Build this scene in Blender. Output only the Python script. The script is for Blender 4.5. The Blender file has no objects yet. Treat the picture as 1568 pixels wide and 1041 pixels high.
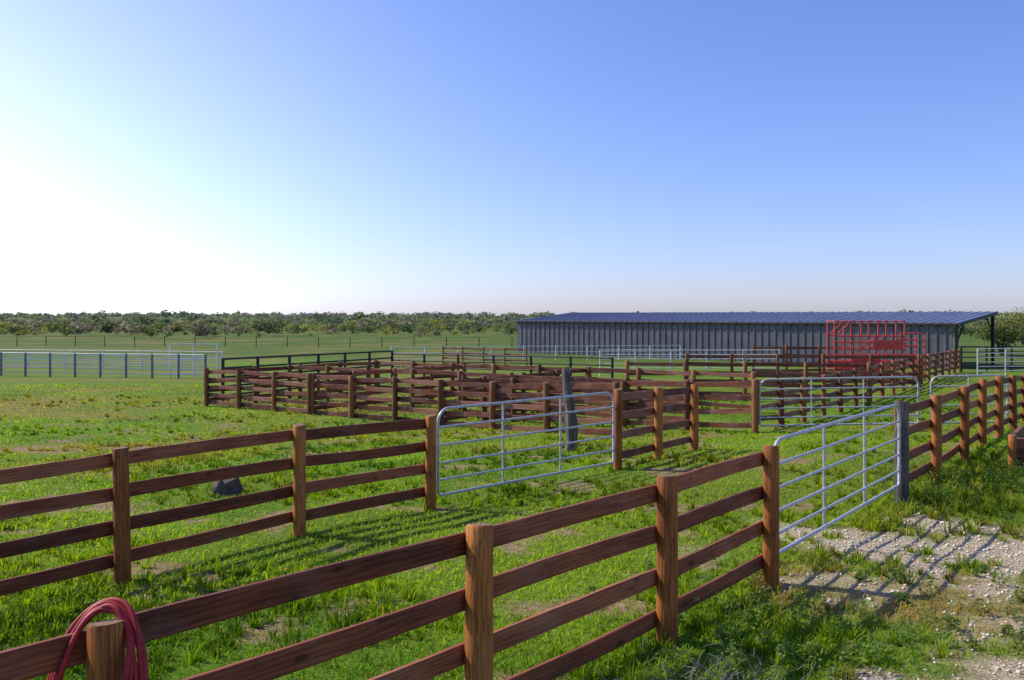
import bpy, math, random
import numpy as np
from mathutils import Vector
random.seed(7); rng=np.random.default_rng(11)
scene=bpy.context.scene
H=2.84
SUN_AZ=-71.0; SUN_EL=44.0
# ------------------------------------------------------------------ helpers
def sm(a,b,x):
    t=np.clip((np.asarray(x,float)-a)/(b-a),0,1); return t*t*(3-2*t)
def _h(ix,iy,s):
    n=(ix.astype(np.int64)*374761393+iy.astype(np.int64)*668265263+s*982451653)&0x7fffffff
    n=((n^(n>>13))*1274126177)&0x7fffffff
    return ((n^(n>>16))&0xffff)/65535.0
def vn(x,y,s=0):
    x=np.asarray(x,float);y=np.asarray(y,float)
    ix=np.floor(x);iy=np.floor(y);fx=x-ix;fy=y-iy
    fx=fx*fx*(3-2*fx);fy=fy*fy*(3-2*fy)
    a=_h(ix,iy,s);b=_h(ix+1,iy,s);c=_h(ix,iy+1,s);d=_h(ix+1,iy+1,s)
    return (a*(1-fx)+b*fx)*(1-fy)+(c*(1-fx)+d*fx)*fy
def fb(x,y,s=0,o=4):
    r=0;a=.5;t=0
    for i in range(o):
        r=r+a*vn(x*2**i,y*2**i,s+i*17);t+=a;a*=.5
    return r/t
def terr(x,y):
    x=np.asarray(x,float);y=np.asarray(y,float)
    q=y-.3*x
    g=-.60*sm(15,29,q)-.22*sm(32,62,q)
    d=np.hypot(x,y)
    g=g-.12*sm(90,150,d)-1.9*sm(165,380,d)+2.6*sm(420,1300,d)
    g=g+(fb(x/260,y/260,5,3)-.45)*4*sm(600,1400,d)
    return g
def terr_d(x,y):
    return terr(x,y)+(fb(x/1.3,y/1.3,3,3)-.5)*.07+(fb(x/6.,y/6.,9,2)-.5)*.10*sm(4,12,y)
def T(x,y): return float(terr(x,y))
def sideR(x,y): return (x+.226)*.785-(y-6.08)*.62
def blob(x,y,cx,cy,rx,ry): return 1-sm(.45,1.25,np.sqrt(((x-cx)/rx)**2+((y-cy)/ry)**2)+(fb(x/.7,y/.7,21,4)-.5)*1.5)
def masks(x,y):
    s=sideR(x,y)
    gr=np.maximum.reduce([blob(x,y,6.2,10.9,3.4,1.9),blob(x,y,4.4,6.8,1.6,1.7),blob(x,y,8.2,9.6,2.8,2.2)*1,blob(x,y,4.7,11.2,1.2,.9)])
    gr=np.maximum(gr, sm(4.2,6.5,s+(fb(x/1.5,y/1.5,31,3)-.5)*3)*(1-sm(12.5,14.5,y)))
    gr=gr*sm(.26,.46,fb(x/.45,y/.45,41,3)+.12)
    dry=np.maximum.reduce([blob(x,y,4.2,9.0,1.9,1.2),blob(x,y,3.3,10.2,.8,.7)*.8,blob(x,y,6.4,8.6,2.0,1.6),gr*.8])
    dry=np.maximum(dry,.75*sm(.50,.68,fb(x/5.,y/2.6,51,3))*sm(17,24,y-.2*x)*(1-sm(-6,0,x)))
    dry=np.maximum(dry,.8*(1-sm(.6,1.2,np.hypot((x+24)/9,(y-36)/4)+(fb(x/2,y/2,77,3)-.5))))
    soil=sm(.635,.70,fb(x/1.1,y/.8,61,4))*(1-sm(24,34,y))*(s<0.3)*.8
    soil=np.maximum(soil,blob(x,y,.75,8.9,.7,.35)); soil=np.maximum(soil,blob(x,y,-.05,6.9,.6,.3)*.7)
    soil=np.maximum(soil,blob(x,y,.6,15.5,1.2,.35)*.6)
    return gr,dry,soil
def N(nt,typ,**kw):
    n=nt.nodes.new(typ)
    for k,v in kw.items():
        if k.startswith('i_'):
            n.inputs[k[2:].replace('_',' ')].default_value=v
        else: setattr(n,k,v)
    return n
def newmat(name):
    m=bpy.data.materials.new(name); m.use_nodes=True; nt=m.node_tree; nt.nodes.clear()
    out=nt.nodes.new('ShaderNodeOutputMaterial'); b=nt.nodes.new('ShaderNodeBsdfPrincipled')
    nt.links.new(b.outputs[0],out.inputs[0]); return m,nt,b,out
def ramp(nt,stops,interp='LINEAR'):
    r=nt.nodes.new('ShaderNodeValToRGB'); cr=r.color_ramp; cr.interpolation=interp
    while len(cr.elements)<len(stops): cr.elements.new(.5)
    for e,(p,c) in zip(cr.elements,stops):
        e.position=p; e.color=(*c,1) if len(c)==3 else c
    return r
def mixc(nt,f,a,b,mode='MIX'):
    n=nt.nodes.new('ShaderNodeMix'); n.data_type='RGBA'; n.blend_type=mode
    for s,v in ((n.inputs[0],f),(n.inputs[6],a),(n.inputs[7],b)):
        if hasattr(v,'is_output'): nt.links.new(v,s)
        elif isinstance(v,(int,float)): s.default_value=v
        else: s.default_value=(*v,1)
    return n.outputs[2]
def math_(nt,op,a,b=None,c=None):
    n=nt.nodes.new('ShaderNodeMath'); n.operation=op
    for i,v in enumerate((a,b,c)):
        if v is None: continue
        if hasattr(v,'is_output'): nt.links.new(v,n.inputs[i])
        else: n.inputs[i].default_value=v
    return n.outputs[0]
# ------------------------------------------------------------------ materials
def wood(name,dark,mid,light,rough=.62,weather=.0,crack=.0):
    m,nt,b,out=newmat(name); L=nt.links
    uv=N(nt,'ShaderNodeUVMap',uv_map='UVMap')
    at=N(nt,'ShaderNodeAttribute',attribute_name='rnd')
    mp=N(nt,'ShaderNodeMapping'); mp.inputs['Scale'].default_value=(2.4,60,1); L.new(uv.outputs[0],mp.inputs[0])
    n1=N(nt,'ShaderNodeTexNoise',i_Scale=1.0,i_Detail=7.0,i_Roughness=.65,i_Distortion=.6); L.new(mp.outputs[0],n1.inputs[0])
    mp2=N(nt,'ShaderNodeMapping'); mp2.inputs['Scale'].default_value=(1.1,6,1); L.new(uv.outputs[0],mp2.inputs[0])
    n2=N(nt,'ShaderNodeTexNoise',i_Scale=1.3,i_Detail=6.0,i_Roughness=.65); L.new(mp2.outputs[0],n2.inputs[0])
    mpw=N(nt,'ShaderNodeMapping'); mpw.inputs['Scale'].default_value=(.16,1,1); L.new(uv.outputs[0],mpw.inputs[0])
    wv=N(nt,'ShaderNodeTexWave',wave_type='BANDS',bands_direction='Y',i_Scale=9.0,i_Distortion=9.0,i_Detail=3.0); wv.inputs['Detail Scale'].default_value=1.2; L.new(mpw.outputs[0],wv.inputs[0])
    mp3=N(nt,'ShaderNodeMapping'); mp3.inputs['Scale'].default_value=(3.2,9,1); L.new(uv.outputs[0],mp3.inputs[0])
    vo=N(nt,'ShaderNodeTexVoronoi',i_Scale=.7); L.new(mp3.outputs[0],vo.inputs[0])
    kn=ramp(nt,[(0,(1,1,1)),(.09,(.8,.8,.8)),(.16,(0,0,0))]); L.new(vo.outputs['Distance'],kn.inputs[0])
    r=ramp(nt,[(.25,dark),(.5,mid),(.78,light)])
    s=math_(nt,'MULTIPLY_ADD',n2.outputs[0],.62,math_(nt,'MULTIPLY',n1.outputs[0],.34)); s=math_(nt,'ADD',s,math_(nt,'MULTIPLY_ADD',at.outputs['Fac'],.30,-.20))
    s=math_(nt,'MULTIPLY_ADD',wv.outputs['Fac'],.12,s)
    L.new(s,r.inputs[0])
    c=mixc(nt,math_(nt,'MULTIPLY',kn.outputs[0],.8),r.outputs[0],tuple(v*.35 for v in dark))
    n4=N(nt,'ShaderNodeTexNoise',i_Scale=2.2,i_Detail=3.0); L.new(uv.outputs[0],n4.inputs[0])
    wr=ramp(nt,[(.52,(0,0,0)),(.7,(1,1,1))]); L.new(n4.outputs[0],wr.inputs[0])
    c=mixc(nt,math_(nt,'MULTIPLY',wr.outputs[0],weather),c,(.26,.18,.14))
    hgt=s
    if crack>0:
        mp5=N(nt,'ShaderNodeMapping'); mp5.inputs['Scale'].default_value=(1.3,17,1); L.new(uv.outputs[0],mp5.inputs[0])
        n5=N(nt,'ShaderNodeTexNoise',i_Scale=1.0,i_Detail=3.0,i_Roughness=.5); L.new(mp5.outputs[0],n5.inputs[0])
        ck=ramp(nt,[(.475,(0,0,0)),(.495,(1,1,1)),(.515,(0,0,0))]); L.new(n5.outputs[0],ck.inputs[0])
        c=mixc(nt,math_(nt,'MULTIPLY',ck.outputs[0],crack),c,(.02,.008,.004))
        hgt=math_(nt,'MULTIPLY_ADD',ck.outputs[0],-.6,s)
    L.new(c,b.inputs['Base Color']); b.inputs['Roughness'].default_value=rough
    b.inputs['Specular IOR Level'].default_value=.22
    bp=N(nt,'ShaderNodeBump',i_Strength=.6,i_Distance=.006); L.new(hgt,bp.inputs['Height']); L.new(bp.outputs[0],b.inputs['Normal'])
    return m
M_board=wood('board_wood',(.075,.017,.008),(.23,.062,.026),(.46,.165,.075),weather=.2)
M_board2=wood('board_wood_sunbleached',(.06,.018,.011),(.22,.075,.042),(.45,.22,.135),weather=.5)
M_post=wood('post_wood',(.14,.040,.009),(.40,.135,.028),(.60,.25,.06),weather=.12,crack=.6)
M_post2=wood('post_wood_aged',(.08,.030,.012),(.23,.085,.030),(.42,.18,.065),weather=.3,crack=.4)
M_grey=wood('weathered_wood',(.05,.045,.04),(.15,.135,.12),(.30,.27,.24),rough=.85,weather=.6,crack=.7)
def endgrain():
    m,nt,b,out=newmat('post_end_grain'); L=nt.links
    tc=N(nt,'ShaderNodeTexCoord'); n=N(nt,'ShaderNodeTexNoise',i_Scale=30.0,i_Detail=5.0); L.new(tc.outputs['Object'],n.inputs[0])
    r=ramp(nt,[(.3,(.08,.04,.02)),(.7,(.27,.15,.07))]); L.new(n.outputs[0],r.inputs[0]); L.new(r.outputs[0],b.inputs[0]); b.inputs['Roughness'].default_value=.8
    return m
M_end=endgrain()
def simple(name,c1,c2,rough,metal=0,scale=6,bump=.0):
    m,nt,b,out=newmat(name); L=nt.links
    tc=N(nt,'ShaderNodeTexCoord'); n=N(nt,'ShaderNodeTexNoise',i_Scale=float(scale),i_Detail=6.0,i_Roughness=.65); L.new(tc.outputs['Object'],n.inputs[0])
    r=ramp(nt,[(.35,c1),(.65,c2)]); L.new(n.outputs[0],r.inputs[0]); L.new(r.outputs[0],b.inputs[0])
    b.inputs['Roughness'].default_value=rough; b.inputs['Metallic'].default_value=metal
    if bump:
        bp=N(nt,'ShaderNodeBump',i_Strength=bump,i_Distance=.01); L.new(n.outputs[0],bp.inputs['Height']); L.new(bp.outputs[0],b.inputs['Normal'])
    return m
M_galv=simple('galvanised_steel',(.36,.37,.40),(.56,.57,.60),.42,.3,14)
M_white=simple('white_pipe_paint',(.52,.52,.53),(.78,.78,.78),.5,.0,5)
M_bluepost=simple('blue_grey_paint',(.11,.12,.15),(.20,.21,.25),.6,.1,5)
M_darkpipe=simple('dark_pipe',(.010,.010,.012),(.04,.032,.03),.5,.3,4)
M_red=simple('red_paint',(.45,.03,.02),(.70,.08,.05),.5,.0,5)
M_hose=simple('red_hose_rubber',(.25,.005,.008),(.40,.014,.014),.6,0,20)
M_wall=simple('slate_metal_cladding',(.080,.078,.092),(.125,.12,.138),.55,.2,1.2)
M_roof=simple('blue_metal_roof',(.11,.125,.19),(.17,.19,.28),.45,.2,1.0)
M_trim=simple('dark_trim',(.03,.022,.02),(.07,.045,.035),.6,0,4)
M_dark=simple('dark_steel',(.012,.012,.02),(.03,.03,.04),.6,.2,4)
M_stone=simple('limestone',(.45,.38,.28),(.78,.70,.57),.9,0,9,.3)
M_bark=simple('bark',(.05,.035,.025),(.13,.10,.08),.9,0,12,.5)
M_twig=simple('dead_twigs',(.16,.14,.13),(.34,.30,.27),.9,0,12)

# ------------------------------------------------------------------ mesh builder
class MB:
    def __init__(s): s.v=[];s.f=[];s.uv=[];s.mi=[];s.rn=[];s.sm=[]
    def face(s,idx,uv,mi,rn,smo=False):
        s.f.append(idx);s.uv.extend(uv);s.mi.append(mi);s.rn.append(rn);s.sm.append(smo)
    def loft(s,rings,us,mi,rn,smo=False,caps=True,capmi=None,v0=None):
        b=len(s.v);n=len(rings[0])
        if v0 is None: v0=rn*37.3
        for r in rings: s.v.extend([tuple(p) for p in r])
        r0=rings[0];per=[0]
        for j in range(n): per.append(per[-1]+(Vector(r0[(j+1)%n])-Vector(r0[j])).length)
        for i in range(len(rings)-1):
            for j in range(n):
                k=(j+1)%n
                s.face((b+i*n+j,b+i*n+k,b+(i+1)*n+k,b+(i+1)*n+j),
                  [(us[i],v0+per[j]),(us[i],v0+per[j+1]),(us[i+1],v0+per[j+1]),(us[i+1],v0+per[j])],mi,rn,smo)
        if caps:
            for ri,rev in ((0,True),(len(rings)-1,False)):
                b2=len(s.v); s.v.extend([tuple(p) for p in rings[ri]])
                idx=list(range(b2,b2+n)); 
                if rev: idx=idx[::-1]
                s.face(tuple(idx),[(.1*math.cos(6.28*j/n),.1*math.sin(6.28*j/n)) for j in range(n)],mi if capmi is None else capmi,rn)
    def board(s,p0,p1,w,t,mi,rn=None,segs=5,warp=.006,nrm=None):
        p0=Vector(p0);p1=Vector(p1);rn=random.random() if rn is None else rn
        d=(p1-p0);Ln=d.length;d.normalize()
        side=Vector((-d.y,d.x,0)).normalized() if nrm is None else nrm
        up=side.cross(d).normalized(); 
        if up.z<0: up=-up
        c=min(.005,t*.2);a=t/2;h=w/2
        sec=[(-a+c,-h),(a-c,-h),(a,-h+c),(a,h-c),(a-c,h),(-a+c,h),(-a,h-c),(-a,-h+c)]
        wa=random.uniform(-1,1)*warp*2.2; wb=random.uniform(-1,1)*warp*1.5
        rings=[];us=[]
        u0=random.uniform(0,50)
        for i in range(segs+1):
            f=i/segs; bow=math.sin(math.pi*f)
            jw=random.uniform(-1,1)*warp*.35
            c0=p0+d*(Ln*f)+up*(wa*bow)+side*(wb*bow)
            rings.append([c0+side*x+up*(z+(jw if z>0 else -jw*.5)) for x,z in sec]); us.append(u0+Ln*f)
        s.loft(rings,us,mi,rn)
    def post(s,x,y,z0,z1,r,mi,capmi,lean=.015,sides=18,taper=.06,rn=None):
        rn=random.random() if rn is None else rn
        lx=random.uniform(-1,1)*lean;ly=random.uniform(-1,1)*lean
        rings=[];us=[];ph=random.uniform(0,6);hs=[0,.2,.4,.6,.8,.97,1.0]
        tl=random.uniform(-.012,.012);tm=random.uniform(-.012,.012)
        for k,f in enumerate(hs):
            z=z0+(z1-z0)*f
            rr=r*(1+taper*(1-f))*(1+random.uniform(-.02,.02))
            if k==len(hs)-1: rr*=.90
            if k==len(hs)-2: z=z1-.014
            rings.append([(x+lx*f*(z1-z0)+rr*(1+.03*math.sin(3*a+ph))*math.cos(a),y+ly*f*(z1-z0)+rr*(1+.03*math.sin(3*a+ph))*math.sin(a),z+(tl*math.cos(a)+tm*math.sin(a) if k>=len(hs)-2 else 0)) for a in [6.28318*j/sides for j in range(sides)]])
            us.append(z+rn*10)
        s.loft(rings,us,mi,rn,True,True,capmi)
    def tube(s,pts,r,mi,ref=None,sides=8,closed=False,rn=None,smo=True):
        pts=[Vector(p) for p in pts];rn=random.random() if rn is None else rn
        rings=[];us=[];L=0;n=len(pts)
        for i,p in enumerate(pts):
            a=pts[(i-1)%n] if (closed or i>0) else p
            b=pts[(i+1)%n] if (closed or i<n-1) else p
            t=(b-a).normalized()
            rf=ref if ref is not None else (Vector((0,0,1)) if abs(t.z)<.9 else Vector((1,0,0)))
            e1=t.cross(rf).normalized(); e2=t.cross(e1).normalized()
            rings.append([p+e1*(r*math.cos(6.28318*j/sides))+e2*(r*math.sin(6.28318*j/sides)) for j in range(sides)])
            us.append(L); L+=(b-p).length
        if closed: rings.append(rings[0]); us.append(L)
        s.loft(rings,us,mi,rn,smo,not closed)
    def box(s,c,sx,sy,sz,mi,ax=None,rn=None):
        c=Vector(c);ax=ax or Vector((1,0,0));ay=Vector((-ax.y,ax.x,0));az=Vector((0,0,1))
        rr=[[c+ax*(dx*sx/2)+ay*(dy*sy/2)+az*(dz*sz/2) for dx,dy in ((-1,-1),(1,-1),(1,1),(-1,1))] for dz in (-1,1)]
        s.loft(rr,[0,sz],mi,rn if rn is not None else random.random())
    def build(s,name,mats,parent=None,recalc=True):
        me=bpy.data.meshes.new(name); me.from_pydata([tuple(p) for p in s.v],[],s.f)
        for m in mats: me.materials.append(m)
        me.polygons.foreach_set('material_index',s.mi); me.polygons.foreach_set('use_smooth',s.sm)
        uvl=me.uv_layers.new(name='UVMap'); uvl.data.foreach_set('uv',np.array(s.uv,dtype=np.float32).ravel())
        a=me.attributes.new('rnd','FLOAT','FACE'); a.data.foreach_set('value',s.rn)
        if recalc:
            import bmesh
            bm=bmesh.new(); bm.from_mesh(me); bmesh.ops.recalc_face_normals(bm,faces=bm.faces); bm.to_mesh(me); bm.free()
        me.update()
        o=bpy.data.objects.new(name,me); scene.collection.objects.link(o)
        if parent: o.parent=parent
        return o
# ------------------------------------------------------------------ ground sheet
def geo(a,b,r,st):
    o=[a]
    while o[-1]<b: o.append(o[-1]+st); st*=r
    return o
xs=list(np.arange(-12,12,.12)); right=geo(12,6000,1.09,.2); left=[-v for v in right[::-1]]; 
xs=np.array(sorted(set([round(v,4) for v in left+xs+right])))
ysn=list(np.arange(2,20,.12)); far=geo(20,7000,1.06,.15); back=[2-v for v in geo(.5,200,1.3,.5)][::-1]
ys=np.array(sorted(set([round(v,4) for v in back+ysn+far])))
X,Y=np.meshgrid(xs,ys); Z=terr_d(X,Y)
nx,ny=len(xs),len(ys)
co=np.stack([X,Y,Z],-1).reshape(-1,3).astype(np.float32)
i=np.arange(nx-1);j=np.arange(ny-1);I,J=np.meshgrid(i,j);b0=(J*nx+I).ravel()
fc=np.stack([b0,b0+1,b0+nx+1,b0+nx],-1).astype(np.int32)
def npmesh(name,co,fc,mat,attrs=None,smooth=False):
    me=bpy.data.meshes.new(name); k=fc.shape[1]
    me.vertices.add(len(co)); me.vertices.foreach_set('co',co.astype(np.float32).ravel())
    me.loops.add(fc.size); me.loops.foreach_set('vertex_index',fc.astype(np.int32).ravel())
    me.polygons.add(len(fc)); me.polygons.foreach_set('loop_start',np.arange(0,fc.size,k,dtype=np.int32))
    me.polygons.foreach_set('loop_total',np.full(len(fc),k,dtype=np.int32))
    if smooth: me.polygons.foreach_set('use_smooth',np.ones(len(fc),dtype=bool))
    for an,(typ,arr) in (attrs or {}).items():
        a=me.attributes.new(an,typ,'POINT')
        a.data.foreach_set('color' if typ=='FLOAT_COLOR' else 'value',arr.astype(np.float32).ravel())
    me.materials.append(mat); me.update(calc_edges=True); me.validate()
    o=bpy.data.objects.new(name,me); scene.collection.objects.link(o); return o
gr,dry,soil=masks(co[:,0].astype(float),co[:,1].astype(float))
hay=sm(62,80,co[:,1]+.25*co[:,0])   # the separate, darker field beyond the pens
def groundmat():
    m,nt,b,out=newmat('pasture_ground'); L=nt.links
    tc=N(nt,'ShaderNodeTexCoord'); P=tc.outputs['Object']
    def noise(sc,det=6,ro=.6,dist=0.):
        n=N(nt,'ShaderNodeTexNoise',i_Scale=float(sc),i_Detail=float(det),i_Roughness=float(ro),i_Distortion=float(dist)); L.new(P,n.inputs[0]); return n.outputs[0]
    nf=noise(9,8,.7); nm=noise(.8,6); nl=noise(.06,5); nff=noise(45,4,.7)
    g=ramp(nt,[(.30,(.05,.105,.008)),(.5,(.115,.20,.016)),(.7,(.18,.28,.025))]); L.new(math_(nt,'MULTIPLY_ADD',nf,.6,math_(nt,'MULTIPLY',nm,.4)),g.inputs[0])
    fr=ramp(nt,[(.40,(0,0,0)),(.62,(1,1,1))]); L.new(nl,fr.inputs[0])
    c=mixc(nt,math_(nt,'MULTIPLY',fr.outputs[0],.5),g.outputs[0],(.15,.15,.035))
    hy=N(nt,'ShaderNodeAttribute',attribute_name='hay')
    hr=ramp(nt,[(.35,(.055,.095,.016)),(.65,(.095,.135,.028))]); L.new(math_(nt,'MULTIPLY_ADD',nl,.6,math_(nt,'MULTIPLY',nm,.4)),hr.inputs[0])
    c=mixc(nt,math_(nt,'MULTIPLY',hy.outputs['Fac'],.85),c,hr.outputs[0])
    d=N(nt,'ShaderNodeAttribute',attribute_name='dry'); s=N(nt,'ShaderNodeAttribute',attribute_name='soil'); gv=N(nt,'ShaderNodeAttribute',attribute_name='gravel')
    dr=ramp(nt,[(.35,(.16,.12,.035)),(.65,(.33,.23,.085))]); L.new(nf,dr.inputs[0])
    c=mixc(nt,math_(nt,'MULTIPLY',d.outputs['Fac'],.75),c,dr.outputs[0])
    sr=ramp(nt,[(.35,(.17,.095,.055)),(.65,(.40,.26,.17))]); L.new(nf,sr.inputs[0])
    c=mixc(nt,s.outputs['Fac'],c,sr.outputs[0])
    vo=N(nt,'ShaderNodeTexVoronoi',i_Scale=38.0); L.new(P,vo.inputs[0])
    vr=ramp(nt,[(0,(.68,.60,.46)),(.35,(.56,.47,.34)),(.6,(.32,.24,.16))]); L.new(vo.outputs['Distance'],vr.inputs[0])
    vc=mixc(nt,.25,vr.outputs[0],vo.outputs['Color'],'SOFT_LIGHT')
    c=mixc(nt,gv.outputs['Fac'],c,vc)
    L.new(c,b.inputs[0]); b.inputs['Roughness'].default_value=.95; b.inputs['Specular IOR Level'].default_value=.1
    bp=N(nt,'ShaderNodeBump',i_Strength=.8,i_Distance=.05); L.new(math_(nt,'MULTIPLY_ADD',nff,.35,nf),bp.inputs['Height']); L.new(bp.outputs[0],b.inputs['Normal'])
    return m
npmesh('pasture_ground',co,fc,groundmat(),{'gravel':('FLOAT',gr),'dry':('FLOAT',dry),'soil':('FLOAT',soil),'hay':('FLOAT',hay)},True)

# ------------------------------------------------------------------ grass
def leafmat(name,trans=.35,rough=.55,tint=(1.35,1.3,.6)):
    m,nt,b,out=newmat(name); L=nt.links
    a=N(nt,'ShaderNodeAttribute',attribute_name='col'); L.new(a.outputs['Color'],b.inputs[0])
    b.inputs['Roughness'].default_value=rough; b.inputs['Specular IOR Level'].default_value=.2
    tr=nt.nodes.new('ShaderNodeBsdfTranslucent')
    c=mixc(nt,1.0,a.outputs['Color'],tint,'MULTIPLY'); L.new(c,tr.inputs[0])
    mx=nt.nodes.new('ShaderNodeMixShader'); mx.inputs[0].default_value=trans
    L.new(b.outputs[0],mx.inputs[1]); L.new(tr.outputs[0],mx.inputs[2]); L.new(mx.outputs[0],out.inputs[0]); return m
M_grass=leafmat('grass_blades',.5,.65,(1.6,1.5,.5))
M_leaf=leafmat('tree_leaves',.3,.7,(1.15,1.15,.8))
def blades(x,y,h,w,lean,ang,col,name,mat):
    n=len(x); z=terr_d(x,y)-.01
    ca,sa=np.cos(ang),np.sin(ang)
    yaw=ang+np.pi/2+rng.uniform(-.7,.7,n); wx,wy=np.cos(yaw)*w/2,np.sin(yaw)*w/2
    mx_,my_=x+ca*lean*h*.3,y+sa*lean*h*.3; tx,ty=x+ca*lean*h,y+sa*lean*h
    hz=h/np.sqrt(1+lean**2*.6)
    V=np.empty((n,5,3)); 
    V[:,0]=np.stack([x-wx,y-wy,z],-1);V[:,1]=np.stack([x+wx,y+wy,z],-1)
    V[:,2]=np.stack([mx_-wx*.8,my_-wy*.8,z+hz*.6],-1);V[:,3]=np.stack([mx_+wx*.8,my_+wy*.8,z+hz*.6],-1)
    V[:,4]=np.stack([tx,ty,z+hz],-1)
    b=(np.arange(n)*5)[:,None]; F=np.concatenate([b+np.array([0,1,3]),b+np.array([0,3,2]),b+np.array([2,3,4])],1).reshape(-1,3)
    C=np.ones((n,5,4)); C[:,:,:3]=col[:,None,:]
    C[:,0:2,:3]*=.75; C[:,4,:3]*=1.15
    return npmesh(name,V.reshape(-1,3),F,mat,{'col':('FLOAT_COLOR',C.reshape(-1,4))})
def gcol(x,y,n,dryf):
    t=rng.random(n); pn=fb(x/2.5,y/2.5,91,3); q=np.clip(t*.5+pn*1.5-.58,0,1)[:,None]
    a=np.array([.075,.20,.006]);b=np.array([.37,.54,.018]);c=a*(1-q)+b*q
    yl=(sm(.42,.66,fb(x/4.,y/3.,191,3))*sm(7,20,y)*.65)[:,None]
    c=c*(1-yl)+np.array([.38,.37,.05])*yl
    dc=np.array([.42,.30,.11])*(.6+.7*rng.random(n))[:,None]
    k=(rng.random(n)<dryf)[:,None]
    return np.where(k,dc,c)
n=330000
z=np.exp(rng.uniform(np.log(3.0),np.log(48),n)); x=rng.uniform(-.68,.68,n)*z
g_,d_,s_=masks(x,z)
keep=rng.random(n)>np.clip(g_*1.05+s_*.9+d_*.35,0,.97); keep&=rng.random(n)<.45+1.1*fb(x/.35,z/.35,71,2)
x,z,g_,d_,s_=[a[keep] for a in (x,z,g_,d_,s_)]; n=len(x)
hh=(.025+.055*rng.random(n))*(.5+1.1*fb(x/.8,z/.8,81,3))*(1+.4*sm(2,-1,np.abs(sideR(x,z))))
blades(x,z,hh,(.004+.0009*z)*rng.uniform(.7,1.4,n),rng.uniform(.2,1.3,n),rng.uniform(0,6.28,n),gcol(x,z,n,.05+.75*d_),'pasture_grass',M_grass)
# tufts
nt_=16000
tz=np.exp(rng.uniform(np.log(3.2),np.log(40),nt_)); tx=rng.uniform(-.66,.66,nt_)*tz
g_,d_,s_=masks(tx,tz); s=sideR(tx,tz)
dens=sm(.46,.62,fb(tx/1.8,tz/1.8,101,3)); dens=np.maximum(dens,(1-sm(.2,.6,np.abs(s)))*.7)
dens=np.maximum(dens,sm(.2,.6,s)*(1-sm(2.6,3.6,s))*sm(12.5,14,tz)*.95)
dens=np.maximum(dens,blob(tx,tz,2.6,7.9,1.2,.9)*.7)
dens*=1-np.clip(g_*1.0+s_*.6,0,.97)
k=rng.random(nt_)<dens*.8; tx,tz,d_,s=tx[k],tz[k],d_[k],s[k]; nt_=len(tx)
ts=(.07+.11*rng.random(nt_)**1.5)*(1+.5*((s>0)&(tz>12)))
nb=22; X=np.repeat(tx,nb);Z_=np.repeat(tz,nb);S=np.repeat(ts,nb);D=np.repeat(d_,nb);n=len(X)
ang=rng.uniform(0,6.28,n); rr=rng.random(n)*S*.45
C=gcol(X,Z_,n,.03+.6*D); tint=np.repeat(rng.uniform(.5,.95,nt_),nb)[:,None]; C=C*tint
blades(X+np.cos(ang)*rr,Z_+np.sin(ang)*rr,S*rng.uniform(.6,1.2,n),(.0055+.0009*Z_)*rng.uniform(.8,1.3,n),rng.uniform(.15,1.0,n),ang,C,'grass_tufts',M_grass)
# broad-leaf weeds on the right verge
def weeds(cx,cy,nw,spread,hmin,hmax,colr,name):
    wx=rng.normal(0,spread[0],nw)+cx; wy=rng.normal(0,spread[1],nw)+cy
    hs=rng.uniform(hmin,hmax,nw); nl=60
    X=np.repeat(wx,nl);Y_=np.repeat(wy,nl);Hs=np.repeat(hs,nl);n=len(X)
    th=rng.uniform(0,6.28,n);f=rng.random(n)**.7; rad=Hs*.55*np.sqrt(rng.random(n))*(.4+.6*np.sin(f*3))
    px=X+np.cos(th)*rad;py=Y_+np.sin(th)*rad;pz=terr_d(px,py)+Hs*f*.95
    u=rng.normal(size=(n,3));u[:,2]*=.5;u/=np.linalg.norm(u,axis=1)[:,None]
    v=np.cross(u,rng.normal(size=(n,3)));v/=np.linalg.norm(v,axis=1)[:,None]
    L_=rng.uniform(.015,.032,n)[:,None];c=np.stack([px,py,pz],-1)
    V=np.stack([c-u*L_,c+v*L_*.4,c+u*L_,c-v*L_*.4],1)
    F=(np.arange(n)*4)[:,None]+np.arange(4)
    C=np.ones((n,4,4));C[:,:,:3]=(np.array(colr)*(rng.uniform(.6,1.3,n))[:,None])[:,None,:]
    return npmesh(name,V.reshape(-1,3),F,M_grass,{'col':('FLOAT_COLOR',C.reshape(-1,4))})
weeds(8.4,15.0,110,(1.5,1.1),.18,.42,(.10,.19,.035),'weed_patch')
weeds(2.4,7.6,44,(.7,.8),.10,.26,(.17,.27,.07),'weed_patch')
weeds(5.0,8.1,34,(1.2,.6),.08,.2,(.18,.22,.08),'weed_patch')
weeds(10.5,12.9,30,(1.5,.8),.12,.3,(.13,.22,.04),'weed_patch')
weeds(4.2,9.6,26,(1.4,.6),.06,.18,(.14,.22,.05),'weed_patch')
# dead brush
mb=MB()
for k in range(260):
    cx=random.gauss(1.6,.34);cy=random.gauss(6.8,.28);g=float(terr_d(cx,cy)); a=random.uniform(0,6.28);l=random.uniform(.08,.24);e=random.uniform(.1,1.1)
    p0=Vector((cx,cy,g+random.uniform(0,.08)));p1=p0+Vector((math.cos(a)*l*math.cos(e),math.sin(a)*l*math.cos(e),l*math.sin(e)))
    mb.tube([p0,(p0+p1)/2+Vector((random.uniform(-.015,.015),random.uniform(-.015,.015),.012)),p1],.0025,0,sides=4)
mb.build('dead_brush',[M_twig])
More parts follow.
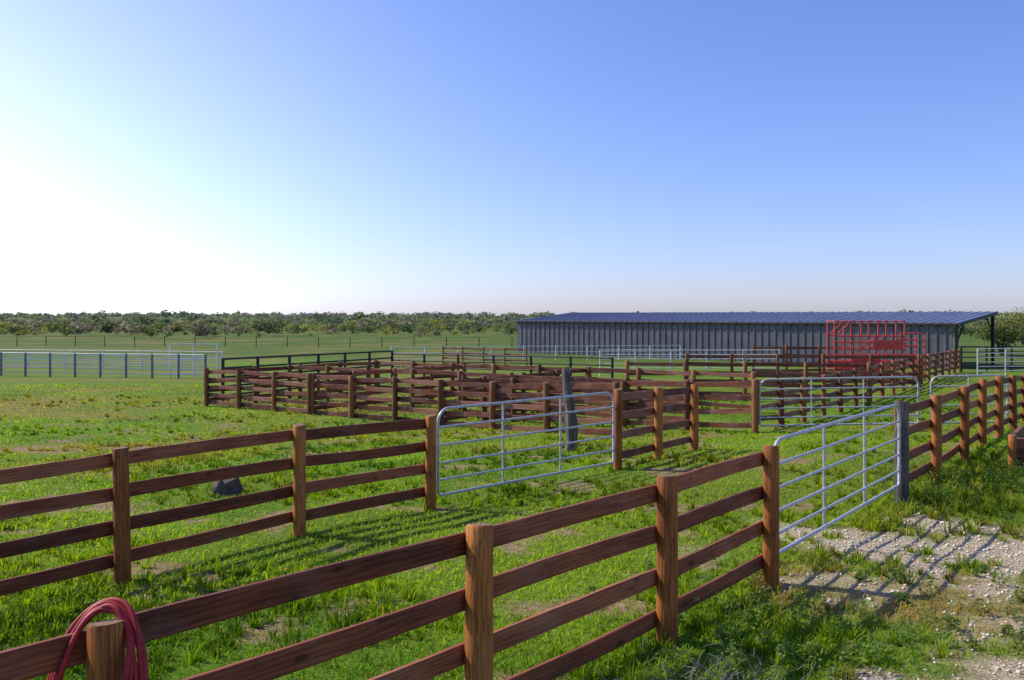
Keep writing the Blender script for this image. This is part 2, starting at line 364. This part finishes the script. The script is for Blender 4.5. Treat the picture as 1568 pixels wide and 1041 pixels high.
# gravel stones
n=38000
x=rng.uniform(2,13,n); y=rng.uniform(5.5,16,n); g_,_,_=masks(x,y); k=rng.random(n)<g_*.8; x,y=x[k],y[k]; n=len(x)
r=.006+.026*rng.random(n)**3
base=np.array([[1,0,0],[-1,0,0],[0,1,0],[0,-1,0],[0,0,1],[0,0,-1]],float)
V=base[None]*r[:,None,None]*rng.uniform(.6,1.3,(n,6,1)); V[:,:,2]*=.7
a=rng.uniform(0,6.28,n);ca,sa=np.cos(a)[:,None],np.sin(a)[:,None]
V=np.stack([V[:,:,0]*ca-V[:,:,1]*sa+x[:,None],V[:,:,0]*sa+V[:,:,1]*ca+y[:,None],V[:,:,2]+(terr_d(x,y)+r*.3)[:,None]],-1)
F=np.array([[0,2,4],[2,1,4],[1,3,4],[3,0,4],[2,0,5],[1,2,5],[3,1,5],[0,3,5]])
F=((np.arange(n)*6)[:,None,None]+F[None]).reshape(-1,3)
npmesh('gravel_stones',V.reshape(-1,3),F,M_stone)

# ------------------------------------------------------------------ fences
RH=[1.31,.95,.58,.22]
def fence(name,pts,side=1,h=1.45,r=.088,rails=RH,bm=0,w=.145,near=True,postmat=None):
    """pts: (x,y) or (x,y,h). side=+1 boards to the left of travel."""
    mb=MB()
    P=[(p[0],p[1],p[2] if len(p)>2 else h) for p in pts]
    for x,y,hh in P:
        g=T(x,y); mb.post(x,y,g-.3,g+hh+random.uniform(-.02,.02),r*random.uniform(.92,1.08),1,2,sides=20 if near else 10)
    for a,b in zip(P[:-1],P[1:]):
        d=Vector((b[0]-a[0],b[1]-a[1],0));L=d.length;d.normalize();nrm=Vector((-d.y,d.x,0))*side
        off=nrm*(r+.012)
        for rh in rails:
            j0,j1=random.uniform(-.014,.014),random.uniform(-.014,.014)
            if not near: j0*=2.5; j1*=2.5
            za=T(a[0],a[1])+rh*a[2]/1.45+j0;zb=T(b[0],b[1])+rh*b[2]/1.45+j1
            p0=Vector((a[0],a[1],za))+off+d*(.002);p1=Vector((b[0],b[1],zb))+off-d*(.002)
            mb.board(p0,p1,w*random.uniform(.97,1.03),.036,0,segs=6 if near else 2,warp=.008)
    return mb.build(name,[M_board if bm==0 else M_board2,postmat or (M_post if near else M_post2),M_end])
def line(a,b,n): return [(a[0]+(b[0]-a[0])*i/n,a[1]+(b[1]-a[1])*i/n) for i in range(n+1)]
fence('wooden_fence',[(-5.0,.6),(-3.43,2.4),(-1.878,4.21),(-.226,6.08),(1.339,7.88),(2.759,9.73)],1,r=.086)
fence('wooden_fence',[(-7.0,5.5,1.4),(-5.57,7.7,1.42),(-4.17,9.8,1.42),(-2.77,11.9,1.40),(-1.22,13.6,1.36)],1,r=.085)
fence('wooden_fence',[(5.97,14.0,1.5),(7.38,15.9),(8.9,18.0),(10.4,20.2),(11.95,22.4),(13.5,24.6),(15.05,26.8),(16.6,29.0),(18.1,31.2)],1,r=.085)
fence('wooden_fence',[(1.96,17.0,1.47),(2.98,18.6),(4.03,20.2)],1,r=.085,bm=1)
fence('wooden_fence',line((-11.7,35),(1.0,26),8)+[(2.8,24.7)],1,bm=1,near=False,rails=[1.33,1.03,.73,.42,.12])
fence('wooden_fence',line((6.6,24.8),(-1.6,30.6),5),-1,bm=1,near=False)
fence('wooden_fence',line((6.6,24.8),(28.4,58),17),1,bm=1,near=False,rails=[1.33,1.0,.67,.34])
fence('wooden_fence',line((-9.3,38.2),(5.5,27.9),8),1,bm=1,near=False)
fence('wooden_fence',line((-6.3,42.2),(8.5,32.2),8),1,bm=1,near=False)
fence('wooden_fence',line((-7.0,31.6),(-2.0,38.5),4),1,bm=0,near=False)
fence('wooden_fence',line((-2.2,28.2),(3.0,35.5),4),1,bm=0,near=False)
fence('wooden_fence',line((-11.7,35),(-6.2,42.2),4),1,bm=0,near=False)
fence('wooden_fence',line((8.8,46),(19.6,44),5),1,bm=1,near=False,h=1.6)
fence('wooden_fence',line((4.8,38),(14,35.9),4),1,bm=1,near=False,h=1.6)
fence('wooden_fence',line((14.5,55),(20.5,55),3),1,bm=1,near=False,h=1.8)
fence('wooden_fence',line((-5.0,66),(1.0,62),4),1,bm=1,near=False,r=.06,w=.1)
# dark pipe fences
def pipefence(name,a,b,n,h,nr,mp,mr,rp=.045,rr=.028,low=.25):
    mb=MB();pp=line(a,b,n)
    for x,y in pp:
        g=T(x,y); mb.tube([(x,y,g-.1),(x,y,g+h)],rp,0,sides=8)
    for (x0,y0),(x1,y1) in zip(pp[:-1],pp[1:]):
        for k in range(nr):
            z=low+(h-low-.03)*k/(nr-1)
            mb.tube([(x0,y0,T(x0,y0)+z),(x1,y1,T(x1,y1)+z+random.uniform(-.01,.01))],rr,1,sides=6)
    return mb.build(name,[mp,mr])
pipefence('dark_pipe_fence',(-11.7,37),(-6.3,48),6,1.75,5,M_darkpipe,M_darkpipe,.07,.045)
pipefence('dark_pipe_fence',(-6.3,48),(4.5,41),6,1.6,5,M_darkpipe,M_darkpipe,.06,.04)
pipefence('dark_pipe_fence',(28.6,58.2),(44,60),9,1.6,5,M_darkpipe,M_darkpipe,.07,.04)
pipefence('white_pipe_fence',(-75,66),(-17.6,52.5),34,1.42,5,M_bluepost,M_white,.07,.036)
pipefence('white_pipe_fence',(-60,70),(-19,60),14,1.3,4,M_white,M_white,.05,.03)
pipefence('white_pipe_panel',(5.2,54),(15.5,53),5,1.6,6,M_white,M_white,.04,.024)
pipefence('white_pipe_panel',(27.5,54),(33,55),3,1.6,6,M_white,M_white,.04,.024)
pipefence('white_pipe_panel',(-20.0,53.5),(-17.4,54),2,2.0,3,M_white,M_white,.05,.03)
pipefence('white_pipe_panel',(-9.5,72),(14,76),9,1.2,3,M_white,M_white,.05,.025)
pipefence('wire_fence',(-120,118),(30,100),40,1.2,4,M_darkpipe,M_darkpipe,.05,.008)
# ------------------------------------------------------------------ gates
def gate(name,a,b,lo,hi,nb,stays,r=.024,cr=.22,inset=(.12,.12)):
    mb=MB();a=Vector((*a,T(*a)));b=Vector((*b,T(*b)));d=b-a;L=Vector((d.x,d.y,0)).length;dd=d/L
    sx=inset[0];ex=L-inset[1];nrm=Vector((-d.y,d.x,0)).normalized()
    def P(s,z): return a+dd*s+Vector((0,0,z))
    def arc(cx,cz,a0,a1): return [P(cx+cr*math.cos(t),cz+cr*math.sin(t)) for t in np.linspace(a0,a1,7)]
    pts=[P(sx+.04,lo)]+[P(sx,lo+.04)]+arc(sx+cr,hi-cr,math.pi,math.pi/2)+arc(ex-cr,hi-cr,math.pi/2,0)+[P(ex,lo+.04),P(ex-.04,lo)]
    mb.tube(pts,r,0,ref=nrm,sides=10,closed=True)
    for k in range(1,nb-1):
        z=lo+(hi-lo)*(k/(nb-1))**1.08
        mb.tube([P(sx,z),P(ex,z)],r*.82,0,ref=nrm,sides=8)
    for f in stays:
        s_=sx+(ex-sx)*f; mb.tube([P(s_,lo)+nrm*.03,P(s_,hi)+nrm*.03],r*.8,0,ref=nrm,sides=8)
    for z in (lo+.25,hi-.3):
        mb.tube([P(L-.02,z),P(ex,z)],.014,0,ref=nrm,sides=6); mb.tube([P(ex,z-.05),P(ex,z+.05)],r*1.35,0,ref=nrm,sides=8)
    mb.tube([P(0.02,hi-.35),P(sx*.5,hi-.42),P(sx+.02,hi-.36)],.008,0,ref=nrm,sides=6)
    return mb.build(name,[M_galv])
gate('pipe_gate',(2.759,9.73),(5.97,14.0),.27,1.50,6,(.34,.67),r=.022,inset=(.06,.16))
gate('pipe_gate',(-1.22,13.6),(1.96,17.0),.14,1.44,6,(.33,.66),r=.022,inset=(.16,.12))
gate('pipe_gate',(6.6,24.8),(11.05,24.6),.2,1.45,6,(.33,.66),r=.026)
gate('pipe_gate',(11.15,24.6),(13.4,24.5),.2,1.45,6,(.5,),r=.026)
# grey hinge post
mb=MB(); mb.post(5.97,14.0,-.3,1.53,.10,0,1,lean=.0,sides=20); mb.build('gate_post',[M_grey,M_end])
# weathered crooked post
mb=MB(); rings=[];us=[];g=T(1.3,20.4)
for k in range(10):
    f=k/9; cx=1.3+.05*math.sin(f*5)-.04*f; cy=20.4+.03*math.cos(f*6); rr=.135*(1-.35*f)*(1+.12*math.sin(k*2.3)); 
    rings.append([(cx+rr*(1+.16*math.sin(2*t+k*.4)+.08*math.sin(5*t))*math.cos(t),cy+rr*(1+.14*math.cos(3*t))*math.sin(t),g-.2+2.0*f+(.07*math.sin(2*t) if k==9 else 0)) for t in [6.28318*j/14 for j in range(14)]]); us.append(f*2)
mb.loft(rings,us,0,.4,False,True,0)
mb.tube([(1.26,20.4,g+1.35),(1.36,20.33,g+1.5),(1.42,20.3,g+1.62)],.03,0,sides=7)
mb.build('weathered_post',[M_grey])
# stump
mb=MB(); g=T(-4.6,14.6); rings=[]
for k,f in enumerate([0,.25,.5,.8,1]):
    rr=.22*(1.35-.5*f); rings.append([(-4.6+rr*(1+.25*math.sin(3*t+1)+.12*math.sin(7*t+k))*math.cos(t),14.6+rr*(1+.2*math.cos(2*t))*math.sin(t),g-.05+.22*f+(.07*math.sin(3*t)+.04*math.sin(7*t) if k>=3 else 0)) for t in [6.28318*j/20 for j in range(20)]])
mb.loft(rings,[0,.1,.2,.25,.3],0,.1); mb.build('tree_stump',[M_bark])
# timber retaining edge on the right
mb=MB()
for k in range(3):
    z=T(9.9,17)+.09+.185*k
    mb.board((9.35,17.1,z),(12.6,16.2,z),.18,.09,0,segs=5)
    mb.board((9.35,17.15,z),(10.6,19.0,z),.18,.09,0,segs=3)
mb.post(9.3,17.0,T(9.3,17)-.2,T(9.3,17)+.62,.07,1,2); mb.post(10.9,16.55,-.3,.62,.07,1,2)
mb.build('timber_edging',[M_board2,M_post,M_end])
# hose hung over near post
mb=MB(); x0,y0,zt=-1.878,4.21,1.45
for k in range(5):
    a=.145+.019*k+random.uniform(-.012,.012); b=.30+.035*k; zc=zt+.020+.007*k-b; pts=[]
    ph=random.uniform(0,6)
    for i in range(64):
        t=2*math.pi*i/64
        pts.append((x0-.01+a*math.cos(t)*(1+.35*max(0,-math.sin(t)+.2)*.5)+.013*math.sin(3*t+ph),y0+.012*k-.02-.10*(1-max(0,math.sin(t)))+.07*max(0,math.sin(t))**2+.014*math.sin(2*t+ph),zc+b*math.sin(t)))
    mb.tube(pts,.0135,0,sides=10,closed=True,ref=Vector((0,1,0)))
mb.build('garden_hose',[M_hose])
# ------------------------------------------------------------------ barn
barn=bpy.data.objects.new('open_cattle_barn',None); scene.collection.objects.link(barn)
A=Vector((.58,90,0));B=Vector((29.9,62,0));w_=(B-A).normalized();LB=(B-A).length;nn=Vector((-w_.y,w_.x,0));
if nn.y<0: nn=-nn
Dp=8.0;EA=2.36;RA=3.10;G0=-1.1
mb=MB(); step=.6;k=0;s_=0
V=[]
prof=[(0,0),(.40,0),(.44,-.07),(.53,-.07),(.57,0)]
while s_<LB-.01:
    for du,dn in prof: V.append((min(s_+du,LB),dn))
    s_+=step
V.append((LB,0)); b=len(mb.v)
for s0,dn in V:
    p=A+w_*s0+nn*dn
    mb.v.append((p.x,p.y,G0));mb.v.append((p.x,p.y,EA-.10))
for i in range(len(V)-1): mb.face((b+2*i,b+2*i+2,b+2*i+3,b+2*i+1),[(0,0)]*4,0,.5)
p,q=A+nn*.03,A+nn*Dp
mb.v.extend([(p.x,p.y,G0),(q.x,q.y,G0),(q.x,q.y,RA-.1),(p.x,p.y,EA-.1)]);n0=len(mb.v);mb.face((n0-4,n0-3,n0-2,n0-1),[(0,0)]*4,0,.5)
mb.build('cladding',[M_wall],barn,False)
mb=MB();V=[];s_=-.35
while s_<LB+.5:
    for du,h_ in ((0,0),(.50,0),(.52,.045),(.57,.045),(.59,0)): V.append((s_+du,h_))
    s_+=.6
b=0
for s0,h_ in V:
    p=A+w_*s0-nn*.3;q=A+w_*s0+nn*(Dp+.3); sl=(RA-EA)/Dp
    mb.v.append((p.x,p.y,EA-.3*sl+h_));mb.v.append((q.x,q.y,RA+.3*sl+h_))
for i in range(len(V)-1): mb.face((2*i,2*i+2,2*i+3,2*i+1),[(0,0)]*4,0,.5)
mb.build('roof',[M_roof],barn,False)
mb=MB()
p0=A-w_*.35-nn*.28;p1=A+w_*(LB+.5)-nn*.28
mb.board((p0.x,p0.y,EA-.09),(p1.x,p1.y,EA-.09),.12,.04,0,segs=2,warp=0)
q0=A+w_*(LB+.45)-nn*.28;q1=A+w_*(LB+.45)+nn*(Dp+.28)
mb.board((q0.x,q0.y,EA-.13),(q1.x,q1.y,RA-.07),.18,.05,0,segs=2,warp=0)
s_=0
while s_<LB:
    c=A+w_*s_-nn*.12; mb.box((c.x,c.y,EA-.19),.18,.2,.12,0,ax=w_); s_+=1.2
mb.build('eave_trim',[M_trim],barn)
mb=MB()
for k in range(8):
    s0=LB*k/7; 
    if k==7: s0=LB+.2
    c=A+w_*s0+nn*Dp; mb.box((c.x,c.y,(RA+G0)/2-.1),.2,.2,RA-G0-.2,0,ax=w_)
    c2=A+w_*s0+nn*.15; mb.box((c2.x,c2.y,(EA+G0)/2-.1),.18,.18,EA-G0-.3,0,ax=w_)
    mb.tube([(c2.x,c2.y,EA-.2),(c.x,c.y,RA-.2)],.09,0,sides=6)
    k1=c-nn*1.6; mb.tube([(c.x,c.y,RA-1.5),(k1.x,k1.y,RA-.36)],.06,0,sides=6)
    k2=c2+nn*1.4; mb.tube([(c2.x,c2.y,EA-1.4),(k2.x,k2.y,EA-.12)],.06,0,sides=6)
mb.build('steel_frame',[M_dark],barn)
# ------------------------------------------------------------------ red cattle chute
mb=MB(); g=T(19.5,50); zb=g+.05
def bar(x0,y0,z0,x1,y1,z1,r=.035): mb.tube([(x0,y0,z0),(x1,y1,z1)],r,0,sides=6)
for yy in (49.6,50.7):
    for xx in (17.5,18.4,19.35,20.3,21.3): bar(xx,yy,zb,xx,yy,zb+3.15,.04)
    for z in (.25,.6,.95,1.3,1.65,2.0,2.35,3.15): bar(17.5,yy,zb+z,21.3,yy,zb+z)
    for xx in (22.4,): bar(xx,yy,zb,xx,yy,zb+2.5,.04)
    for z in (.3,.8,1.3,1.8,2.15,2.5): bar(21.3,yy,zb+z,22.4,yy,zb+z)
    bar(17.5,yy,zb+2.35,18.4,yy,zb+3.15); bar(19.35,yy,zb+1.65,20.3,yy,zb+2.35)
for xx in (17.5,18.4,19.35,20.3,21.3): bar(xx,49.6,zb+3.15,xx,50.7,zb+3.15)
for x_,z_ in ((17.5,1.2),(21.3,1.2)): bar(x_,49.6,zb+z_,x_,50.7,zb+z_)
mb.box((20.4,49.55,zb+1.9),1.6,.05,.45,0); mb.box((19.2,49.55,zb+.75),1.5,.05,.9,0); mb.box((19.5,50.15,zb+.2),4.6,1.0,.08,0)
mb.build('red_cattle_chute',[M_red])
# ------------------------------------------------------------------ trees
def crown(nl,h,w,leaf,ncl,r):
    c=r.normal(size=(ncl,3)); c/=np.linalg.norm(c,axis=1)[:,None]; c*=(r.random(ncl)**.5)[:,None]
    c=c*np.array([w*.38,w*.38,h*.27])+np.array([0,0,h*.58]); cs=r.uniform(.14,.26,ncl)*w
    k=r.integers(0,ncl,nl); d=r.normal(size=(nl,3)); d/=np.linalg.norm(d,axis=1)[:,None]
    p=c[k]+d*(cs[k]*(.55+.55*r.random(nl)))[:,None]*np.array([1,1,.8]); p[:,2]=np.maximum(p[:,2],h*.06)
    u=r.normal(size=(nl,3));u/=np.linalg.norm(u,axis=1)[:,None];v=np.cross(u,r.normal(size=(nl,3)));v/=np.linalg.norm(v,axis=1)[:,None]
    L_=(leaf*r.uniform(.6,1.3,nl))[:,None]
    V=np.stack([p-u*L_,p-v*L_*.6,p+u*L_,p+v*L_*.6],1)
    shade=r.uniform(.6,1.35,ncl)[k]*r.uniform(.75,1.25,nl)
    return V,shade
PAL=np.array([[.15,.19,.05],[.17,.20,.055],[.31,.31,.065],[.24,.21,.14],[.09,.13,.05],[.22,.26,.07]])
def mass(name,zr,count,nl,leaf,hr,spread,pal,seed,haze=0):
    r=np.random.default_rng(seed); temps=[crown(nl,1,1.25,leaf,r.integers(6,11),r) for _ in range(9)]
    Vs=[];Cs=[]
    z=np.sqrt(r.uniform(zr[0]**2,zr[1]**2,count)); x=r.uniform(-spread,spread,count)*z
    z=z+6*np.sin(x/23)+8*(vn(x/30,x*0,5)-.5)*(zr[0]<250)
    g=terr(x,z); hv=.7+.65*vn(x/14,z/30,33)
    for i in range(count):
        V,s=temps[r.integers(9)]; hh=r.uniform(*hr)*hv[i]*(1.3 if r.random()<.12 else 1)*(.55 if r.random()<.25 else 1); ww=hh*r.uniform(.9,1.7); a=r.uniform(0,6.28)
        X=V[...,0]*ww;Y_=V[...,1]*ww
        Vs.append(np.stack([X*math.cos(a)-Y_*math.sin(a)+x[i],X*math.sin(a)+Y_*math.cos(a)+z[i],V[...,2]*hh+g[i]-.1],-1))
        pk=int(3*vn(x[i]/18,z[i]/25,7)+r.random()*3)%6
        c=PAL[pk]*(s*r.uniform(.75,1.2))[:,None]; c=c*(1-haze)+np.array([.22,.27,.27])*haze  # distance haze blended into the leaf colour, stronger for farther bands
        Cs.append(np.repeat(np.concatenate([c,np.ones((nl,1))],1)[:,None,:],4,1))
    V=np.concatenate(Vs).reshape(-1,3);C=np.concatenate(Cs).reshape(-1,4)
    F=np.arange(len(V)).reshape(-1,4)
    npmesh(name,V,F,M_leaf,{'col':('FLOAT_COLOR',C)})
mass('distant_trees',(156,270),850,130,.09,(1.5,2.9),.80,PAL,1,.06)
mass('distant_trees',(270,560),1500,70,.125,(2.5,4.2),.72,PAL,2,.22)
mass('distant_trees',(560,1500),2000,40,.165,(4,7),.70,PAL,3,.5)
def tree(x,y,h,w,seed,pk):
    r=np.random.default_rng(seed); g=T(x,y); root=bpy.data.objects.new('mesquite_tree',None); scene.collection.objects.link(root)
    V,s=crown(2200,h,w,.13,16,r); V=V+np.array([x,y,g]); C=np.ones((2200,4,4));C[:,:,:3]=(PAL[pk]*.75*s[:,None])[:,None,:]
    o=npmesh('crown',V.reshape(-1,3),np.arange(8800).reshape(-1,4),M_leaf,{'col':('FLOAT_COLOR',C.reshape(-1,4))}); o.parent=root
    mb=MB()
    for k in range(6):
        a=k*1.05+r.random(); e=(x+math.cos(a)*w*.33,y+math.sin(a)*w*.33,g+h*r.uniform(.55,.8)); m_=(x+math.cos(a)*w*.08,y+math.sin(a)*w*.08,g+h*.3)
        mb.tube([(x,y,g-.1),m_],.11,0,sides=7); mb.tube([m_,e],.05,0,sides=6)
    mb.build('trunk',[M_bark],root)
for i,(x,y,h,w,pk) in enumerate([(45,84,3.6,5,1),(50,86,4.2,5.5,0),(56,92,3.9,6,5),(61,100,4.4,6,1),(42,95,3.6,5,5),(66,118,4.6,7,2),(52,110,4.2,6,0),(72,120,4.5,7,1)]): tree(x,y,h,w,50+i,pk)
# ------------------------------------------------------------------ light, sky, camera
az=math.radians(SUN_AZ);el=math.radians(SUN_EL)
ts_=Vector((math.sin(az)*math.cos(el),math.cos(az)*math.cos(el),math.sin(el)))
sd=bpy.data.lights.new('sun','SUN'); sd.energy=5.0; sd.angle=math.radians(.6); sd.color=(1,.94,.80)
so=bpy.data.objects.new('sun',sd); so.rotation_euler=ts_.to_track_quat('Z','Y').to_euler(); so.location=(0,0,30); scene.collection.objects.link(so)
w=bpy.data.worlds.new('World'); scene.world=w; w.use_nodes=True; nt=w.node_tree
bg=nt.nodes['Background']; sky=nt.nodes.new('ShaderNodeTexSky'); sky.sky_type='NISHITA'; sky.sun_disc=False
sky.sun_elevation=el; sky.sun_rotation=az; sky.air_density=1.0; sky.dust_density=.5; sky.ozone_density=3.0; sky.altitude=100
c=mixc(nt,1.0,sky.outputs[0],(.80,.83,1.22),'MULTIPLY')
# white haze glow added to the sky on the sun's side, thinning with elevation
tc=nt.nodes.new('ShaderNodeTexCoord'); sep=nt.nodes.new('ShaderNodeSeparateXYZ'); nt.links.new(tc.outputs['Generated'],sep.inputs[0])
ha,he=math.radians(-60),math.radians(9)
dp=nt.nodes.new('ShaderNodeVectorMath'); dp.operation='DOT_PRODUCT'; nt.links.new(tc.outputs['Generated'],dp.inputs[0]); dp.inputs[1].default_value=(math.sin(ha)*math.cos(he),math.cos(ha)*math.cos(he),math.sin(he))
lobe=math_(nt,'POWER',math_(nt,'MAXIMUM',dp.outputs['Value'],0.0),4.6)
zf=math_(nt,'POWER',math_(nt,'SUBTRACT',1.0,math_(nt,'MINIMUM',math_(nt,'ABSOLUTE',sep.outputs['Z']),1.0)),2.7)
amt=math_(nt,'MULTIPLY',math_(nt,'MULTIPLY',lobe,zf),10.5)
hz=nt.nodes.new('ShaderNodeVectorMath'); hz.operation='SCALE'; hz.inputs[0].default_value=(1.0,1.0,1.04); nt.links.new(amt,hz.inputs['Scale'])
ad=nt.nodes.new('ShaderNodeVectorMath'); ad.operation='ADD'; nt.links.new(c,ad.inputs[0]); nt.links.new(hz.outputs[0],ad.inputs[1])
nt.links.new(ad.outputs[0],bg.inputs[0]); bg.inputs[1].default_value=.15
cd=bpy.data.cameras.new('camera'); cam=bpy.data.objects.new('camera',cd); scene.collection.objects.link(cam); scene.camera=cam
cam.location=(0,0,H); cam.rotation_euler=(math.radians(90),0,0); cd.sensor_width=36; cd.lens=32.14; cd.shift_y=-.0239; cd.clip_end=12000; cd.clip_start=.05
scene.view_settings.view_transform='Standard'; scene.view_settings.look='None'; scene.view_settings.exposure=0
